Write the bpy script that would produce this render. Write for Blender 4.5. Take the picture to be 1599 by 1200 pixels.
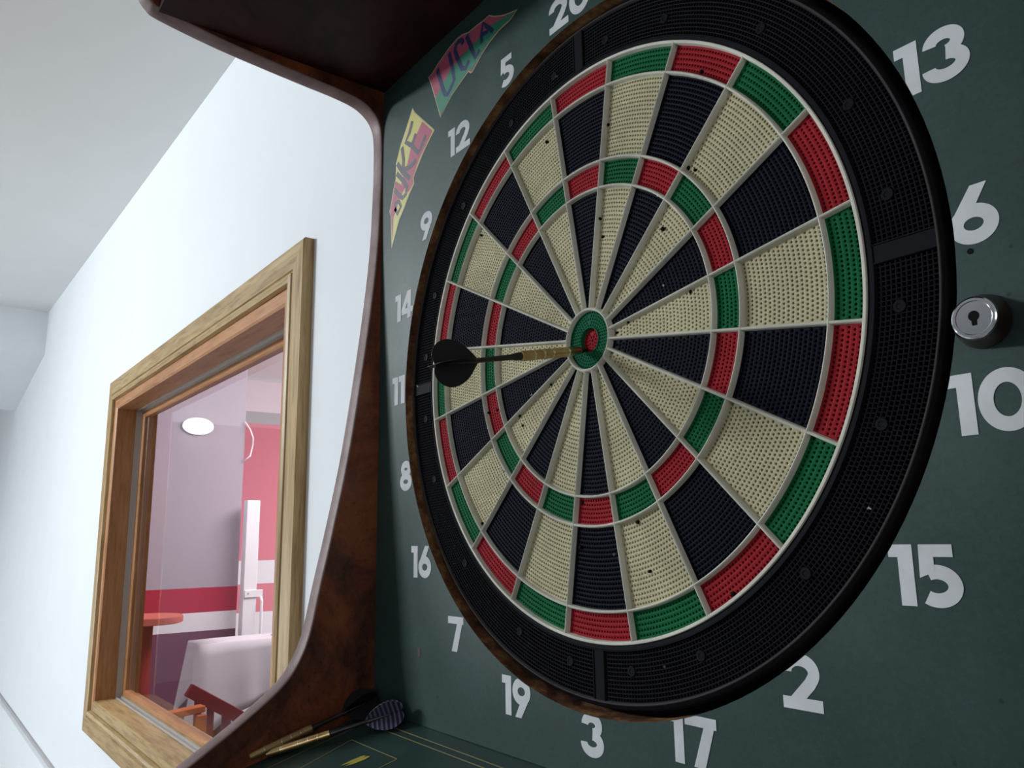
import bpy, bmesh, math, random
from math import sin, cos, pi, radians, sqrt, floor
from mathutils import Vector, Matrix
random.seed(7)
scene = bpy.context.scene
col = scene.collection
for o in list(bpy.data.objects):
    bpy.data.objects.remove(o)

ZB = 1.73          # height of the bull above the floor

# ------------------------------------------------------------------ camera
cam_d = bpy.data.cameras.new('camera'); cam = bpy.data.objects.new('camera', cam_d); col.objects.link(cam)
yaw, pit, rol = radians(-52.52), radians(10.8896), radians(-0.8836)
F = Vector((sin(yaw)*cos(pit), cos(yaw)*cos(pit), sin(pit)))
R0 = Vector((cos(yaw), -sin(yaw), 0)); U0 = R0.cross(F)
RR = cos(rol)*R0 + sin(rol)*U0; UU = -sin(rol)*R0 + cos(rol)*U0
M = Matrix(((RR.x, UU.x, -F.x), (RR.y, UU.y, -F.y), (RR.z, UU.z, -F.z)))
cam.matrix_world = Matrix.Translation((0.3856, -0.3599, -0.131 + ZB)) @ M.to_4x4()
cam_d.sensor_width = 36; cam_d.lens = 36*1241.29/1599; cam_d.clip_start = 0.01; cam_d.clip_end = 100
scene.camera = cam

# ------------------------------------------------------------------ world, lights, exposure
scene.view_settings.view_transform = 'Standard'; scene.view_settings.look = 'None'
scene.view_settings.gamma = 1; scene.view_settings.exposure = 0.08
w = bpy.data.worlds.new('world'); scene.world = w; w.use_nodes = True
bg = w.node_tree.nodes['Background']; bg.inputs[0].default_value = (0.80, 0.90, 1.0, 1); bg.inputs[1].default_value = 0.13

def area(name, loc, target, sx, sy, power, colr):
    d = bpy.data.lights.new(name, 'AREA'); d.shape = 'RECTANGLE'; d.size = sx; d.size_y = sy
    d.energy = power; d.color = colr
    o = bpy.data.objects.new(name, d); col.objects.link(o); o.location = loc
    v = (Vector(target) - Vector(loc)).normalized()
    o.rotation_euler = v.to_track_quat('-Z', 'Y').to_euler()
    return o
# long strip of daylight / tubes in the room at the far left in front of the cabinet
area('strip_window_light', (-3.1, -2.95, ZB+0.95), (0, 0, ZB), 1.05, 0.24, 105, (0.90, 0.96, 1.0))
# daylight that washes the low part of the far white wall
area('low_window_light', (-5.6, -2.4, ZB-0.75), (-5.0, 0.22, ZB-0.7), 3.4, 0.9, 46, (0.90, 0.95, 1.0))
# added soft fill from the right for the dark wood side, source unseen
area('right_fill_light', (3.2, -2.6, ZB+0.3), (0, 0, ZB-0.1), 1.8, 1.4, 17, (1.0, 0.95, 0.92))
# added fill that brightens the far wall of the room behind, source unseen
area('back_room_fill_light', (-4.0, 2.9, ZB-0.2), (-4.9, 1.5, ZB-0.7), 0.8, 1.2, 26, (0.97, 0.97, 1.0))
# lamp of the room behind the interior window
area('back_room_light', (-3.0, 1.6, ZB+0.90), (-3.7, 1.0, ZB-0.8), 1.2, 1.0, 60, (1.0, 0.93, 0.95))

# ------------------------------------------------------------------ material helpers
def new_mat(name, base, rough=0.5, metal=0.0, spec=0.5, coat=0.0):
    m = bpy.data.materials.new(name); m.use_nodes = True
    b = m.node_tree.nodes['Principled BSDF']
    b.inputs['Base Color'].default_value = (*base, 1); b.inputs['Roughness'].default_value = rough
    b.inputs['Metallic'].default_value = metal; b.inputs['Specular IOR Level'].default_value = spec
    b.inputs['Coat Weight'].default_value = coat
    return m
def N(m, t, **kw):
    n = m.node_tree.nodes.new(t)
    for k, v in kw.items(): setattr(n, k, v)
    return n
def LK(m, a, b): m.node_tree.links.new(a, b)
def coords(m, scale=(1, 1, 1)):
    tc = N(m, 'ShaderNodeTexCoord'); mp = N(m, 'ShaderNodeMapping')
    mp.inputs['Scale'].default_value = scale
    LK(m, tc.outputs['Object'], mp.inputs['Vector']); return mp.outputs['Vector']
def ramp(m, fac, stops):
    r = N(m, 'ShaderNodeValToRGB'); e = r.color_ramp.elements
    while len(e) < len(stops): e.new(0.5)
    for i, (p, c) in enumerate(stops):
        e[i].position = p; e[i].color = (*c, 1)
    LK(m, fac, r.inputs[0]); return r.outputs[0]
def noise(m, vec, scale, detail=4, rough=0.55, dist=0.0):
    n = N(m, 'ShaderNodeTexNoise'); n.inputs['Scale'].default_value = scale
    n.inputs['Detail'].default_value = detail; n.inputs['Roughness'].default_value = rough
    n.inputs['Distortion'].default_value = dist
    LK(m, vec, n.inputs['Vector']); return n.outputs[0]
def bsdf(m): return m.node_tree.nodes['Principled BSDF']
def bump(m, h, strength, dist):
    b = N(m, 'ShaderNodeBump'); b.inputs['Strength'].default_value = strength; b.inputs['Distance'].default_value = dist
    LK(m, h, b.inputs['Height']); LK(m, b.outputs[0], bsdf(m).inputs['Normal'])
def mixc(m, fac, a, b):
    x = N(m, 'ShaderNodeMix', data_type='RGBA')
    if isinstance(fac, float): x.inputs[0].default_value = fac
    else: LK(m, fac, x.inputs[0])
    for i, v in ((6, a), (7, b)):
        if isinstance(v, tuple): x.inputs[i].default_value = (*v, 1)
        else: LK(m, v, x.inputs[i])
    return x.outputs[2]

MAT = {}
# painted green board, worn and dusty
m = MAT['green'] = new_mat('green_paint', (0.05, 0.09, 0.09), 0.42, spec=0.27)
v = coords(m)
n1 = noise(m, v, 9, 5, 0.6); n2 = noise(m, v, 420, 3, 0.7)
c1 = ramp(m, n1, [(0.30, (0.016, 0.040, 0.034)), (0.55, (0.022, 0.051, 0.046)), (0.75, (0.038, 0.070, 0.070))])
c2 = ramp(m, n2, [(0.30, (0.014, 0.036, 0.031)), (0.50, (0.024, 0.053, 0.049)), (0.72, (0.044, 0.077, 0.076))])
cc = mixc(m, 0.35, c1, c2)
vo = N(m, 'ShaderNodeTexVoronoi'); vo.inputs['Scale'].default_value = 45; LK(m, v, vo.inputs['Vector'])
sp = ramp(m, vo.outputs['Distance'], [(0.035, (1, 1, 1)), (0.06, (0, 0, 0))])
cc = mixc(m, sp, cc, (0.014, 0.03, 0.03))
LK(m, cc, bsdf(m).inputs['Base Color'])
LK(m, ramp(m, n1, [(0.3, (0.36,)*3), (0.7, (0.52,)*3)]), bsdf(m).inputs['Roughness'])
bump(m, n2, 0.12, 0.0004)
# glossy burl veneer
m = MAT['burl'] = new_mat('burl_veneer', (0.05, 0.015, 0.01), 0.30, spec=0.5)
v = coords(m, (1, 1, 0.7))
nA = noise(m, v, 11, 6, 0.62, 1.2); nB = noise(m, v, 60, 5, 0.7, 2.0); nC = noise(m, v, 300, 3, 0.7)
cA = ramp(m, nA, [(0.40, (0.018, 0.009, 0.010)), (0.47, (0.075, 0.022, 0.015)), (0.57, (0.235, 0.062, 0.026)), (0.70, (0.33, 0.115, 0.042))])
cB = ramp(m, nB, [(0.33, (0.04, 0.015, 0.013)), (0.50, (0.17, 0.055, 0.024)), (0.70, (0.30, 0.11, 0.04))])
cc = mixc(m, 0.30, cA, cB)
cc = mixc(m, ramp(m, nC, [(0.30, (0.55,)*3), (0.42, (0, 0, 0))]), cc, (0.015, 0.006, 0.006))
LK(m, cc, bsdf(m).inputs['Base Color'])
# dark red laminate under the hood
m = MAT['hood'] = new_mat('hood_laminate', (0.02, 0.005, 0.004), 0.45, spec=0.08)
v = coords(m)
LK(m, ramp(m, noise(m, v, 16, 5, 0.65, 1.0), [(0.35, (0.010, 0.003, 0.003)), (0.65, (0.035, 0.009, 0.007))]), bsdf(m).inputs['Base Color'])
# edge molding
m = MAT['edge'] = new_mat('edge_molding', (0.20, 0.13, 0.12), 0.5, spec=0.25)
v = coords(m)
LK(m, ramp(m, noise(m, v, 35, 5, 0.6), [(0.30, (0.155, 0.095, 0.09)), (0.62, (0.25, 0.17, 0.165)), (0.80, (0.34, 0.26, 0.25))]), bsdf(m).inputs['Base Color'])
vo = N(m, 'ShaderNodeTexVoronoi'); vo.inputs['Scale'].default_value = 28; LK(m, v, vo.inputs['Vector'])
# raw fibre board of the hole edge
m = MAT['mdf'] = new_mat('raw_fibreboard', (0.17, 0.085, 0.04), 0.8, spec=0.2)
v = coords(m)
LK(m, ramp(m, noise(m, v, 28, 6, 0.7), [(0.36, (0.030, 0.012, 0.007)), (0.50, (0.13, 0.055, 0.023)), (0.64, (0.34, 0.19, 0.075))]), bsdf(m).inputs['Base Color'])
bump(m, noise(m, v, 260, 3), 0.5, 0.001)
# plastics
def plastic(name, c, rough=0.42, specks=0.0):
    m = new_mat(name, c, rough+0.12, spec=0.05)
    v = coords(m)
    n = noise(m, v, 30, 4, 0.6)
    lo = tuple(x*0.86 for x in c); hi = tuple(min(1, x*1.13) for x in c)
    cc = ramp(m, n, [(0.3, lo), (0.7, hi)])
    if specks:
        vo = N(m, 'ShaderNodeTexVoronoi'); vo.inputs['Scale'].default_value = 75; LK(m, v, vo.inputs['Vector'])
        near = ramp(m, vo.outputs['Distance'], [(0.060, (1, 1, 1)), (0.095, (0, 0, 0))])
        sel = N(m, 'ShaderNodeSeparateColor'); LK(m, vo.outputs['Color'], sel.inputs[0])
        gate = ramp(m, sel.outputs[0], [(0.0, (1, 1, 1)), (specks, (0, 0, 0))]); 
        mu = N(m, 'ShaderNodeMath', operation='MULTIPLY'); LK(m, near, mu.inputs[0]); LK(m, gate, mu.inputs[1])
        cc = mixc(m, mu.outputs[0], cc, (0.42, 0.42, 0.42))
    LK(m, cc, bsdf(m).inputs['Base Color'])
    return m
MAT['red'] = plastic('red_plastic', (0.285, 0.016, 0.024), 0.45)
MAT['grn'] = plastic('green_plastic', (0.007, 0.105, 0.038), 0.45)
MAT['cream'] = plastic('cream_plastic', (0.47, 0.435, 0.285), 0.5)
MAT['blk'] = plastic('black_plastic', (0.0052, 0.0064, 0.0130), 0.45, 0.12)
MAT['ringblk'] = plastic('black_ring_plastic', (0.0078, 0.0078, 0.0110), 0.45, 0.18)
MAT['spider'] = plastic('pale_grey_plastic', (0.57, 0.565, 0.49), 0.38)
MAT['bull'] = plastic('bull_green_plastic', (0.007, 0.095, 0.045), 0.45)
MAT['digit'] = plastic('white_print', (0.58, 0.60, 0.62), 0.5)
MAT['dark'] = new_mat('dark_cavity_plastic', (0.004, 0.004, 0.005), 0.7, spec=0.08)
MAT['lip'] = plastic('worn_grey_lip', (0.055, 0.050, 0.050), 0.6)
MAT['chrome'] = new_mat('chrome', (0.72, 0.72, 0.75), 0.16, metal=1.0)
MAT['brass'] = new_mat('brass', (0.62, 0.43, 0.20), 0.30, metal=1.0)
m = MAT['brass']; v = coords(m)
LK(m, ramp(m, noise(m, v, 120, 4), [(0.3, (0.48, 0.31, 0.13)), (0.7, (0.70, 0.52, 0.27))]), bsdf(m).inputs['Base Color'])
MAT['brass_dark'] = new_mat('worn_brass', (0.42, 0.29, 0.13), 0.42, metal=0.8)
MAT['groove'] = new_mat('bright_groove_metal', (0.85, 0.78, 0.6), 0.25, metal=1.0)
MAT['shaft'] = new_mat('black_nylon', (0.010, 0.010, 0.011), 0.35)
MAT['flight'] = new_mat('black_flight', (0.006, 0.006, 0.009), 0.5, spec=0.35)
m = MAT['flight2'] = new_mat('ribbed_flight', (0.05, 0.05, 0.09), 0.28)
v = coords(m)
wv = N(m, 'ShaderNodeTexWave', bands_direction='X'); wv.inputs['Scale'].default_value = 85; wv.inputs['Distortion'].default_value = 0.3
LK(m, v, wv.inputs['Vector'])
LK(m, ramp(m, wv.outputs[0], [(0.35, (0.022, 0.022, 0.05)), (0.85, (0.13, 0.135, 0.22))]), bsdf(m).inputs['Base Color'])  # lighter stripes put the embossed ribs' reflections into the colour
bump(m, wv.outputs[0], 0.6, 0.0006)
MAT['scrape'] = new_mat('scraped_paint', (0.085, 0.032, 0.035), 0.7)
MAT['reflect_brown'] = new_mat('reflection_tinted_metal', (0.34, 0.21, 0.19), 0.3, metal=1.0)  # brown reflections of the surroundings are tinted into this metal colour
MAT['gold'] = new_mat('gold_print', (0.30, 0.24, 0.10), 0.5)
MAT['yellow'] = new_mat('yellow_print', (0.42, 0.36, 0.06), 0.5)
MAT['p_pink'] = new_mat('pink_print', (0.38, 0.075, 0.13), 0.5)
MAT['p_yel'] = new_mat('pennant_yellow_print', (0.56, 0.52, 0.16), 0.5)
MAT['p_grn'] = new_mat('pennant_green_print', (0.03, 0.21, 0.13), 0.5)
MAT['p_out'] = new_mat('pennant_outline_print', (0.42, 0.38, 0.24), 0.5)
MAT['p_ink'] = new_mat('pennant_navy_ink', (0.02, 0.035, 0.11), 0.5)
MAT['p_ink2'] = new_mat('pennant_grey_ink', (0.085, 0.08, 0.10), 0.5)
# room surfaces
def wallmat(name, c, b=0.05):
    m = new_mat(name, c, 0.85, spec=0.2)
    v = coords(m); n = noise(m, v, 4, 4); n2 = noise(m, v, 90, 4)
    LK(m, ramp(m, n, [(0.3, tuple(x*0.97 for x in c)), (0.7, c)]), bsdf(m).inputs['Base Color'])
    bump(m, n2, b, 0.002); return m
MAT['wall'] = wallmat('white_wall_paint', (0.775, 0.807, 0.835))
MAT['ceil'] = wallmat('white_ceiling_paint', (0.78, 0.79, 0.79))
MAT['floor'] = wallmat('floor_tile', (0.35, 0.33, 0.31))
MAT['mauve'] = wallmat('mauve_grey_paint', (0.40, 0.35, 0.40))
MAT['plum'] = wallmat('plum_paint', (0.155, 0.050, 0.095))
MAT['plum2'] = wallmat('light_plum_paint', (0.47, 0.37, 0.45))
MAT['redw'] = wallmat('red_wall_paint', (0.42, 0.018, 0.055))
MAT['pinkw'] = wallmat('pink_wall_paint', (0.68, 0.22, 0.27))
MAT['palepink'] = wallmat('pale_pink_paint', (0.76, 0.64, 0.68))
MAT['tablered'] = wallmat('orange_red_lacquer', (0.55, 0.13, 0.10))
MAT['whitew'] = wallmat('white_band_paint', (0.78, 0.76, 0.78))
MAT['greyw'] = wallmat('grey_beam_paint', (0.42, 0.40, 0.41))
MAT['whitemetal'] = new_mat('white_lacquered_metal', (0.85, 0.85, 0.87), 0.35)
MAT['alu'] = new_mat('grey_aluminium', (0.50, 0.48, 0.46), 0.38, metal=0.35)
MAT['cloth'] = wallmat('white_cloth', (0.66, 0.62, 0.66))
MAT['redwood'] = wallmat('red_stained_wood', (0.22, 0.018, 0.022))
MAT['orangewood'] = wallmat('orange_stained_wood', (0.48, 0.12, 0.035))
def pine(name, sc, lo, mid, hi):
    m = new_mat(name, mid, 0.42, spec=0.4)
    v = coords(m, sc)
    n = noise(m, v, 1.0, 5, 0.6, 0.6); n2 = noise(m, v, 3.2, 3, 0.6, 0.2)
    c1 = ramp(m, n, [(0.34, lo), (0.5, mid), (0.68, hi)])
    c2 = ramp(m, n2, [(0.36, lo), (0.46, mid), (0.6, hi)])
    LK(m, mixc(m, 0.5, c1, c2), bsdf(m).inputs['Base Color'])
    bump(m, n2, 0.15, 0.001); return m
PL = ((0.20, 0.115, 0.038), (0.37, 0.245, 0.105), (0.47, 0.34, 0.16))
MAT['pine_h'] = pine('pine_lengthwise', (3, 40, 40), *PL)
MAT['pine_v'] = pine('pine_upright', (40, 40, 3), *PL)
JL = ((0.30, 0.125, 0.042), (0.42, 0.19, 0.075), (0.49, 0.25, 0.115))
MAT['jamb_h'] = pine('jamb_wood_lengthwise', (3, 30, 30), *JL)
MAT['jamb_v'] = pine('jamb_wood_upright', (30, 30, 3), *JL)
m = MAT['glass'] = bpy.data.materials.new('window_glass'); m.use_nodes = True
nt = m.node_tree; nt.nodes.clear()
out = nt.nodes.new('ShaderNodeOutputMaterial'); tr = nt.nodes.new('ShaderNodeBsdfTransparent'); gl = nt.nodes.new('ShaderNodeBsdfGlossy')
fr = nt.nodes.new('ShaderNodeFresnel'); mx = nt.nodes.new('ShaderNodeMixShader')
tr.inputs[0].default_value = (0.95, 0.93, 0.94, 1); gl.inputs['Roughness'].default_value = 0.02; fr.inputs[0].default_value = 1.40
ge = nt.nodes.new('ShaderNodeNewGeometry'); mu = nt.nodes.new('ShaderNodeMath'); mu.operation = 'MULTIPLY_ADD'
nt.links.new(ge.outputs['Backfacing'], mu.inputs[0]); mu.inputs[1].default_value = -1; mu.inputs[2].default_value = 1
m2 = nt.nodes.new('ShaderNodeMath'); m2.operation = 'MULTIPLY'; nt.links.new(mu.outputs[0], m2.inputs[0]); nt.links.new(fr.outputs[0], m2.inputs[1])
nt.links.new(m2.outputs[0], mx.inputs[0]); nt.links.new(tr.outputs[0], mx.inputs[1]); nt.links.new(gl.outputs[0], mx.inputs[2]); nt.links.new(mx.outputs[0], out.inputs[0])
m = MAT['lamp_reflection'] = new_mat('reflection_glow', (0.9, 0.9, 0.9), 0.5)  # glow stands in for a reflection in the window glass
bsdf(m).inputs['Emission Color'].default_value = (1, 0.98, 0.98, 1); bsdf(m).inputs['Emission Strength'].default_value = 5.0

# ------------------------------------------------------------------ object helpers
def mesh_obj(name, verts, faces, mat, parent=None, smooth=False, mats=None, fmi=None, loc=None):
    me = bpy.data.meshes.new(name); me.from_pydata(verts, [], faces)
    for mm in (mats or [mat]): me.materials.append(MAT[mm] if isinstance(mm, str) else mm)
    if fmi: me.polygons.foreach_set('material_index', fmi)
    if smooth: me.polygons.foreach_set('use_smooth', [True]*len(me.polygons))
    me.update()
    o = bpy.data.objects.new(name, me); col.objects.link(o)
    if parent: o.parent = parent
    if loc: o.location = loc
    return o
def empty(name, loc, label=None, cat=None, group=None, kind=None, rot=None):
    o = bpy.data.objects.new(name, None); col.objects.link(o); o.location = loc; o.empty_display_size = 0.05
    if rot: o.rotation_euler = rot
    tag(o, label, cat, group, kind); return o
def tag(o, label=None, cat=None, group=None, kind=None):
    if label: o['label'] = label
    if cat: o['category'] = cat
    if group: o['group'] = group
    if kind: o['kind'] = kind
    return o
class MB:
    def __init__(s): s.v = []; s.f = []; s.mi = []
    def add(s, vs, fs, mi=0):
        b = len(s.v); s.v += [tuple(p) for p in vs]; s.f += [tuple(i+b for i in f) for f in fs]; s.mi += [mi]*len(fs)
    def box(s, x0, x1, y0, y1, z0, z1, mi=0):
        s.add([(x0, y0, z0), (x1, y0, z0), (x1, y1, z0), (x0, y1, z0), (x0, y0, z1), (x1, y0, z1), (x1, y1, z1), (x0, y1, z1)],
              [(0, 3, 2, 1), (4, 5, 6, 7), (0, 1, 5, 4), (1, 2, 6, 5), (2, 3, 7, 6), (3, 0, 4, 7)], mi)
    def bar(s, a, b, wx, wz, mi=0, up=(0, 0, 1)):
        a, b = Vector(a), Vector(b); d = (b-a).normalized(); u = Vector(up)
        sd = d.cross(u).normalized(); u = sd.cross(d)
        ps = []
        for p in (a, b):
            for i, j in ((-1, -1), (1, -1), (1, 1), (-1, 1)): ps.append(p + sd*i*wx/2 + u*j*wz/2)
        s.add(ps, [(0, 3, 2, 1), (4, 5, 6, 7), (0, 1, 5, 4), (1, 2, 6, 5), (2, 3, 7, 6), (3, 0, 4, 7)], mi)
    def tube(s, pts, r, n=10, mi=0):
        pts = [Vector(p) for p in pts]; vs = []; fs = []
        for k, p in enumerate(pts):
            d = (pts[min(k+1, len(pts)-1)] - pts[max(k-1, 0)]).normalized()
            a = d.cross(Vector((0.3, 0.2, 1))).normalized(); b = d.cross(a)
            rr = r[k] if isinstance(r, (list, tuple)) else r
            for i in range(n):
                t = 2*pi*i/n; vs.append(p + a*rr*cos(t) + b*rr*sin(t))
        for k in range(len(pts)-1):
            for i in range(n): fs.append((k*n+i, k*n+(i+1) % n, (k+1)*n+(i+1) % n, (k+1)*n+i))
        fs.append(tuple(range(n))[::-1]); fs.append(tuple((len(pts)-1)*n+i for i in range(n)))
        s.add(vs, fs, mi)
    def lathe(s, prof, n=40, axis='y', mi=0, c=(0, 0, 0), cap=True):
        vs = []; fs = []
        for (t, r) in prof:
            for i in range(n):
                a = 2*pi*i/n
                if axis == 'y': vs.append((c[0]+r*sin(a), c[1]+t, c[2]+r*cos(a)))
                elif axis == 'x': vs.append((c[0]+t, c[1]+r*cos(a), c[2]+r*sin(a)))
                else: vs.append((c[0]+r*cos(a), c[1]+r*sin(a), c[2]+t))
        k = len(prof)
        for j in range(k-1):
            for i in range(n): fs.append((j*n+i, j*n+(i+1) % n, (j+1)*n+(i+1) % n, (j+1)*n+i))
        if cap: fs.append(tuple(range(n))[::-1]); fs.append(tuple((k-1)*n+i for i in range(n)))
        s.add(vs, fs, mi)
    def build(s, name, mat, parent=None, smooth=False, mats=None, bevel=0, loc=None):
        o = mesh_obj(name, s.v, s.f, mat, parent, smooth, mats, s.mi if mats else None, loc)
        bm = bmesh.new(); bm.from_mesh(o.data); bmesh.ops.recalc_face_normals(bm, faces=bm.faces); bm.to_mesh(o.data); bm.free()
        if bevel:
            md = o.modifiers.new('bevel', 'BEVEL'); md.width = bevel; md.segments = 2; md.limit_method = 'ANGLE'
        return o
def auto_smooth(o, ang=35):
    me = o.data
    me.polygons.foreach_set('use_smooth', [True]*len(me.polygons))
    bm = bmesh.new(); bm.from_mesh(me)
    bmesh.ops.remove_doubles(bm, verts=bm.verts, dist=1e-7)
    for e in bm.edges:
        if len(e.link_faces) == 2 and e.calc_face_angle(0) > radians(ang): e.smooth = False
    bm.to_mesh(me); bm.free()
def smooth_curve(pts, k=5):
    out = []
    P = [pts[0]] + list(pts) + [pts[-1]]
    for i in range(1, len(P)-2):
        p0, p1, p2, p3 = P[i-1], P[i], P[i+1], P[i+2]
        for j in range(k):
            t = j/k
            out.append(tuple(0.5*((2*p1[c]) + (-p0[c]+p2[c])*t + (2*p0[c]-5*p1[c]+4*p2[c]-p3[c])*t*t + (-p0[c]+3*p1[c]-3*p2[c]+p3[c])*t**3) for c in (0, 1)))
    out.append(tuple(pts[-1])); return out

# ================================================================== FRONT ROOM (structure)
def struct(o): o['kind'] = 'structure'; return o
OX0, OX1, OZ0, OZ1 = -2.72, -0.985, -0.742, 0.435        # outer rectangle of the window casing
IN = 0.108
wx0, wx1, wz0, wz1 = OX0+IN-0.006, OX1-IN+0.006, OZ0+IN-0.006, OZ1-IN+0.006
b = MB()
ZF = -ZB
def wallbox(mb, x0, x1, z0, z1, mi=0): mb.box(x0, x1, 0.22, 0.34, z0, z1, mi)
wallbox(b, -9.8, wx0, ZF, 1.6); wallbox(b, wx1, 2.6, ZF, 1.6)
wallbox(b, wx0, wx1, ZF, wz0); wallbox(b, wx0, wx1, wz1, 1.6)
struct(b.build('wall_back', 'wall', loc=(0, 0, ZB)))
b = MB()
def cz(x): return 1.112 + 0.027*(-1.53-x)
b.add([(-10.0, -4.5, cz(-10.0)), (2.6, -4.5, cz(2.6)), (2.6, 0.22, cz(2.6)), (-10.0, 0.22, cz(-10.0)),
       (-10.0, -4.5, 1.7), (2.6, -4.5, 1.7), (2.6, 0.22, 1.7), (-10.0, 0.22, 1.7)],
      [(0, 1, 2, 3), (4, 7, 6, 5), (0, 4, 5, 1), (1, 5, 6, 2), (2, 6, 7, 3), (3, 7, 4, 0)])
struct(b.build('ceiling', 'ceil', loc=(0, 0, ZB)))
b = MB(); b.box(-10.0, 2.6, -4.5, 0.34, -0.08, 0.0); struct(b.build('floor', 'floor'))
b = MB(); b.box(-10.0, -9.8, -4.5, 0.34, ZF, 1.6); struct(b.build('wall_left', 'wall', loc=(0, 0, ZB)))
# deep slanting beam that hangs from the ceiling
b = MB()
b.add([(-4.81, -4.4, 0.945), (-6.08, -4.4, 0.79), (-6.08, -4.4, 1.4), (-4.81, -4.4, 1.4),
       (-4.81, 0.22, 0.945), (-6.08, 0.22, 0.79), (-6.08, 0.22, 1.4), (-4.81, 0.22, 1.4)],
      [(0, 1, 2, 3), (7, 6, 5, 4), (0, 4, 5, 1), (1, 5, 6, 2), (2, 6, 7, 3), (3, 7, 4, 0)])
struct(b.build('trim_1', 'wall', loc=(0, 0, ZB)))
# low panel along the wall with a grey strip on top that paints the gap's shadow
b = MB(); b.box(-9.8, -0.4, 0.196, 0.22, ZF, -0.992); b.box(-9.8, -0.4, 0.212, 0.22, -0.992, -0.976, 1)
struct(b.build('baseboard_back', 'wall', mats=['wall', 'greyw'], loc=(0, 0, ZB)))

# ------------------------------------------------------------------ interior window
win = empty('window_1', ((OX0+OX1)/2, 0.22, ZB+OZ0), kind='structure')
WO = Vector(win.location)
def ring_member(name, side, prof, mat, parent, x0=OX0, x1=OX1, z0=OZ0, z1=OZ1):
    mb = MB()
    def pt(i, y, c):
        X = (x0+i) if c[0] == 0 else (x1-i); Z = (z0+i) if c[1] == 0 else (z1-i)
        return (X-WO.x, y-WO.y, Z+ZB-WO.z)
    ends = {'left': ((0, 0), (0, 1)), 'right': ((1, 0), (1, 1)), 'top': ((0, 1), (1, 1)), 'bottom': ((0, 0), (1, 0))}[side]
    vs = [pt(i, y, e) for e in ends for (i, y) in prof]; n = len(prof)
    fs = [(k, (k+1) % n, n+(k+1) % n, n+k) for k in range(n)] + [tuple(range(n)), tuple(range(n, 2*n))]
    mb.add(vs, fs); o = mb.build(name, mat, parent); return o
CAS = [(0, 0.222), (0, 0.202), (0.003, 0.199), (0.050, 0.199), (0.052, 0.2025), (0.0545, 0.2025), (0.057, 0.198), (0.064, 0.1955), (0.072, 0.198), (0.0745, 0.206), (0.0745, 0.222)]
JAM = [(0.074, 0.222), (0.074, 0.210), (0.078, 0.207), (0.103, 0.207), (0.108, 0.211), (0.108, 0.290), (0.118, 0.290), (0.118, 0.340), (0.1079, 0.340), (0.1079, 0.222)]
CHN = [(0.107, 0.272), (0.113, 0.272), (0.113, 0.275), (0.1095, 0.275), (0.1095, 0.287), (0.115, 0.287), (0.115, 0.290), (0.107, 0.290)]
SAS = [(0.108, 0.291), (0.130, 0.291), (0.134, 0.295), (0.134, 0.312), (0.108, 0.312)]
for s in ('left', 'right', 'top', 'bottom'):
    hv = 'h' if s in ('top', 'bottom') else 'v'
    ring_member('casing_board', s, CAS, 'pine_'+hv, win)
    ring_member('jamb_board', s, JAM, 'jamb_'+hv if s != 'bottom' else 'pine_h', win)
    ring_member('channel_strip', s, CHN, 'alu', win)
    ring_member('sash_rail', s, SAS, 'jamb_'+hv, win)
b = MB(); b.box(OX0+0.12-WO.x, OX1-0.12-WO.x, 0.300-WO.y, 0.304-WO.y, OZ0+0.12+ZB-WO.z, OZ1-0.12+ZB-WO.z)
b.build('glass_pane', 'glass', win)

# ================================================================== ROOM BEHIND THE WINDOW
def bands(name, x, y0, y1, zs, mats, thick=0.12):
    mb = MB()
    for i in range(len(zs)-1): mb.box(x-thick, x, y0, y1, zs[i+1], zs[i], i)
    return struct(mb.build(name, None, mats=mats, loc=(0, 0, ZB)))
bands('wall_partition', -4.0, 0.34, 1.128, [0.826, -0.367, -0.492, -0.585, ZF], ['mauve', 'redw', 'whitew', 'plum'])
bands('wall_far', -5.05, 0.34, 4.4, [1.0, 0.755, 0.672, -0.262, -0.415, -0.60, -0.80, ZF], ['palepink', 'greyw', 'pinkw', 'whitew', 'pinkw', 'whitew', 'plum2'])
b = MB(); b.box(-5.2, 0.6, 0.34, 4.4, 0.975, 1.1); struct(b.build('ceiling', 'ceil', loc=(0, 0, ZB)))
b = MB(); b.box(-5.2, 0.6, 0.34, 4.4, -0.08, 0.0); struct(b.build('floor', 'floor'))

# glowing oval added in place of a light reflected in the glass
t = empty('reflection_oval', (-4.0, 0.872, ZB+0.477), 'glowing oval standing in for a light reflected in the window glass', 'lamp_reflection')
b = MB(); vs = []; fs = []
def oval(mb, ry, rz, x0, x1, mi=0, n=40, dome=0.0):
    rings = [(x0, 1.0), (x1, 1.0), (x1+dome*0.6, 0.8), (x1+dome, 0.4), (x1+dome*1.05, 0.02)] if dome else [(x0, 1.0), (x1, 1.0)]
    vs = [(x, ry*k*cos(2*pi*i/n), rz*k*sin(2*pi*i/n)) for x, k in rings for i in range(n)]
    fs = [(j*n+i, j*n+(i+1) % n, (j+1)*n+(i+1) % n, (j+1)*n+i) for j in range(len(rings)-1) for i in range(n)]
    fs += [tuple(range(n)), tuple((len(rings)-1)*n+i for i in range(n))]
    mb.add(vs, fs, mi)
b = MB(); oval(b, 0.082, 0.046, 0.0, 0.012); b.build('reflection_base', 'whitemetal', t)
b = MB(); oval(b, 0.074, 0.040, 0.012, 0.018, dome=0.018); b.build('reflection_dome', 'lamp_reflection', t, smooth=True)

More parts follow.
